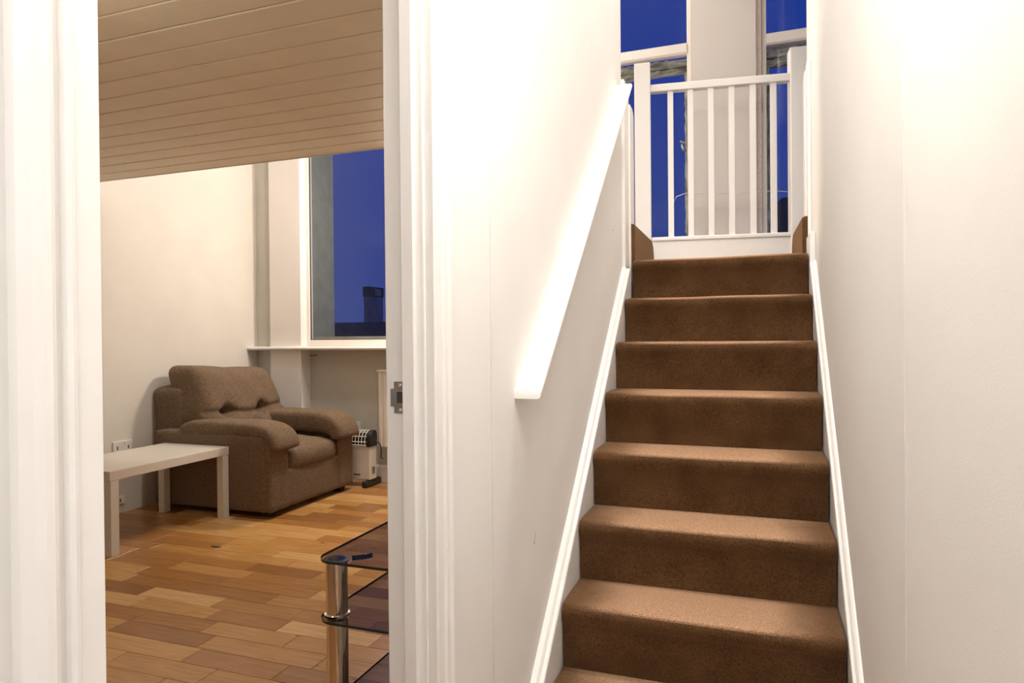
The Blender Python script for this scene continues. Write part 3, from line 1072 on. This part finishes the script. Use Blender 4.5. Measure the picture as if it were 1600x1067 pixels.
# ------------------------------------------------------------------ radiator
rd = empty('radiator', (-2.5, 4.72, 0.3), 'cream panel radiator on the wall under the window', 'radiator')
rx0, rx1, rz0, rz1 = -2.832, -2.28, 0.302, 0.905
sec = []
nr = 14
x = rx0
pitch_ = (rx1 - rx0) / nr
for i in range(nr):
    a = rx0 + i * pitch_
    sec += [(a, 4.690), (a + pitch_ * 0.25, 4.678), (a + pitch_ * 0.72, 4.678), (a + pitch_ * 0.97, 4.690)]
sec += [(rx1, 4.690), (rx1, 4.700), (rx0, 4.700)]
MB().prism(sec, 'z', rz0, rz1)
pn = MB()
pn.prism(sec, 'z', rz0, rz1 - 0.006)
fix_normals(pn.build('panel', M['radiator'], rd))
MB().box(rx0, rx1, 4.70, 4.762, rz0 + 0.02, rz1 - 0.012).build('convector_core', M['radiator'], rd)
MB().box(rx0 - 0.006, rx1 + 0.006, 4.672, 4.768, rz1 - 0.006, rz1 + 0.008).build('top_grille', M['trim'], rd, bevel=0.003)
MB().box(rx0 + 0.05, rx0 + 0.09, 4.76, 4.785, 0.4, 0.8).build('bracket', M['radiator'], rd)

# ------------------------------------------------------------------ sockets
def socket(name, label, center, w_, h_, normal, slots):
    o = empty(name, center, label, 'socket')
    d = 0.011
    cx_, cy_, cz_ = center
    if normal == 'x':
        MB().box(cx_, cx_ + d, cy_ - w_ / 2, cy_ + w_ / 2, cz_ - h_ / 2, cz_ + h_ / 2).build('faceplate', M['socket'], o, bevel=0.003)
        for s_ in slots:
            MB().box(cx_ + d - 0.001, cx_ + d + 0.0008, cy_ + s_ - 0.004, cy_ + s_ + 0.004, cz_ - 0.012, cz_ + 0.012).build('slot', M['socketdark'], o)
    else:
        MB().box(cx_ - w_ / 2, cx_ + w_ / 2, cy_ - d, cy_, cz_ - h_ / 2, cz_ + h_ / 2).build('faceplate', M['socket'], o, bevel=0.003)
        for s_ in slots:
            MB().box(cx_ + s_ - 0.003, cx_ + s_ + 0.003, cy_ - d - 0.0008, cy_ - d + 0.001, cz_ - 0.010, cz_ + 0.010).build('slot', M['socketdark'], o)
    return o
so = socket('wall_socket', 'white double wall socket just above the coffee table', (XL, 3.395, 0.440), 0.148, 0.086, 'x', (-0.042, 0.042))
MB().box(XL + 0.010, XL + 0.014, 3.405, 3.413, 0.455, 0.475).build('switch', M['socket'], so)
socket('wall_socket', 'pale single wall socket above the convector heater', (-3.095, 4.78, 0.438), 0.086, 0.086, 'y', (-0.015, 0.015))
socket('telephone_socket', 'small white low wall box under the coffee table', (XL, 3.37, 0.085), 0.078, 0.052, 'x', (0.0,))

# ------------------------------------------------------------------ glass stand
tv = empty('glass_stand', (-0.9, 2.0, 0), 'three-tier smoked glass stand with chrome posts just inside the doorway', 'stand')
sx0, sx1, sy0, sy1 = -1.122, -0.705, 1.512, 2.46
def shelf(z, th=0.007):
    poly = []
    r = 0.055
    for cx_, cy_, a0 in ((sx0 + r, sy0 + r, 180), (sx1 - r, sy0 + r, 270), (sx1 - r, sy1 - r, 0), (sx0 + r, sy1 - r, 90)):
        for i in range(9):
            a = math.radians(a0 + i * 90 / 8)
            poly.append((cx_ + r * math.cos(a), cy_ + r * math.sin(a)))
    b = MB().prism(poly, 'z', z - th, z)
    for i in range(2, len(b.mi)):
        b.mi[i] = 1
    o = fix_normals(b.build('glass_shelf', [M['smoked'], M['glassedge']], tv))
    return o
zs = (0.573, 0.411, 0.150)
for z in zs:
    shelf(z)
for px_, py_ in ((-1.079, 1.562), (-0.757, 1.562), (-1.079, 2.41), (-0.757, 2.41)):
    R = 0.0292
    p = [(0.034, 0.0), (0.034, 0.012), (R, 0.016), (R, 0.1415), (R - 0.004, 0.1419)]
    p2 = [(R - 0.004, 0.1503), (0.033, 0.1508), (0.033, 0.155), (R, 0.157), (R, 0.4020), (R - 0.004, 0.4028)]
    p3 = [(R - 0.004, 0.4113), (0.0345, 0.4116), (0.0345, 0.4175), (R, 0.4195), (R, 0.560), (R - 0.006, 0.5647)]
    b = MB()
    for q in (p, p2, p3):
        b.lathe(px_, py_, q, 32)
    o = fix_normals(b.build('post', M['chrome'], tv))
    smooth_by_angle(o, 35)
    MB().lathe(px_, py_, [(0.036, 0.5612), (0.036, 0.5640), (0.030, 0.5646)], 24).build('cap', M['nickel'], o, smooth=False)
fix_normals(MB().tube([(-1.045, 1.585, 0.562), (-1.02, 1.605, 0.562), (-1.005, 1.622, 0.563)], 0.007, 8).build('clip', M['glassedge'], tv, smooth=True))

# ------------------------------------------------------------------ outside
ch = empty('chimney', (-11.27, 18.4, 0), 'grey chimney stack outside the living room window', 'chimney')
MB().box(-11.36, -11.17, 18.02, 18.83, -3, 2.45).build('stack', M['stack'], ch)
MB().box(-11.385, -11.155, 18.0, 18.86, 2.45, 2.76).build('cap', M['slate'], ch)
MB().box(-11.156, -11.150, 18.35, 18.70, 2.50, 2.70).build('vent', M['stack'], ch)
rf = MB()
rf.prism([(17.0, -4), (17.0, 1.50), (17.9, 1.66), (17.9, -4)], 'x', -22, -9.2)
o = fix_normals(rf.build('rooftop', M['slate']))
tag(o, 'dark flat rooftop beyond the living room window', 'roof')
rf = MB()
rf.prism([(0.33, -4), (0.30, 3.30), (0.42, 3.42), (6.0, 3.75), (6.0, -4)], 'y', 12, 15)
o = fix_normals(rf.build('rooftop', M['slate']))
tag(o, 'dark roof edge beyond the window by the right newel', 'roof')
cb = MB().tube([(-0.520, 4.68, 2.02), (-0.516, 4.67, 2.064), (-0.4945, 4.66, 2.102), (-0.4351, 4.66, 2.120), (-0.2769, 4.66, 2.108), (-0.1144, 4.66, 2.093), (0.005, 4.66, 2.094), (0.1415, 4.66, 2.087), (0.222, 4.66, 2.074), (0.6, 4.68, 2.05)], 0.0022, 6).build('cable', M['cable'], smooth=True)
tag(cb, 'thin pale cable strung across the pier behind the balustrade', 'cable')
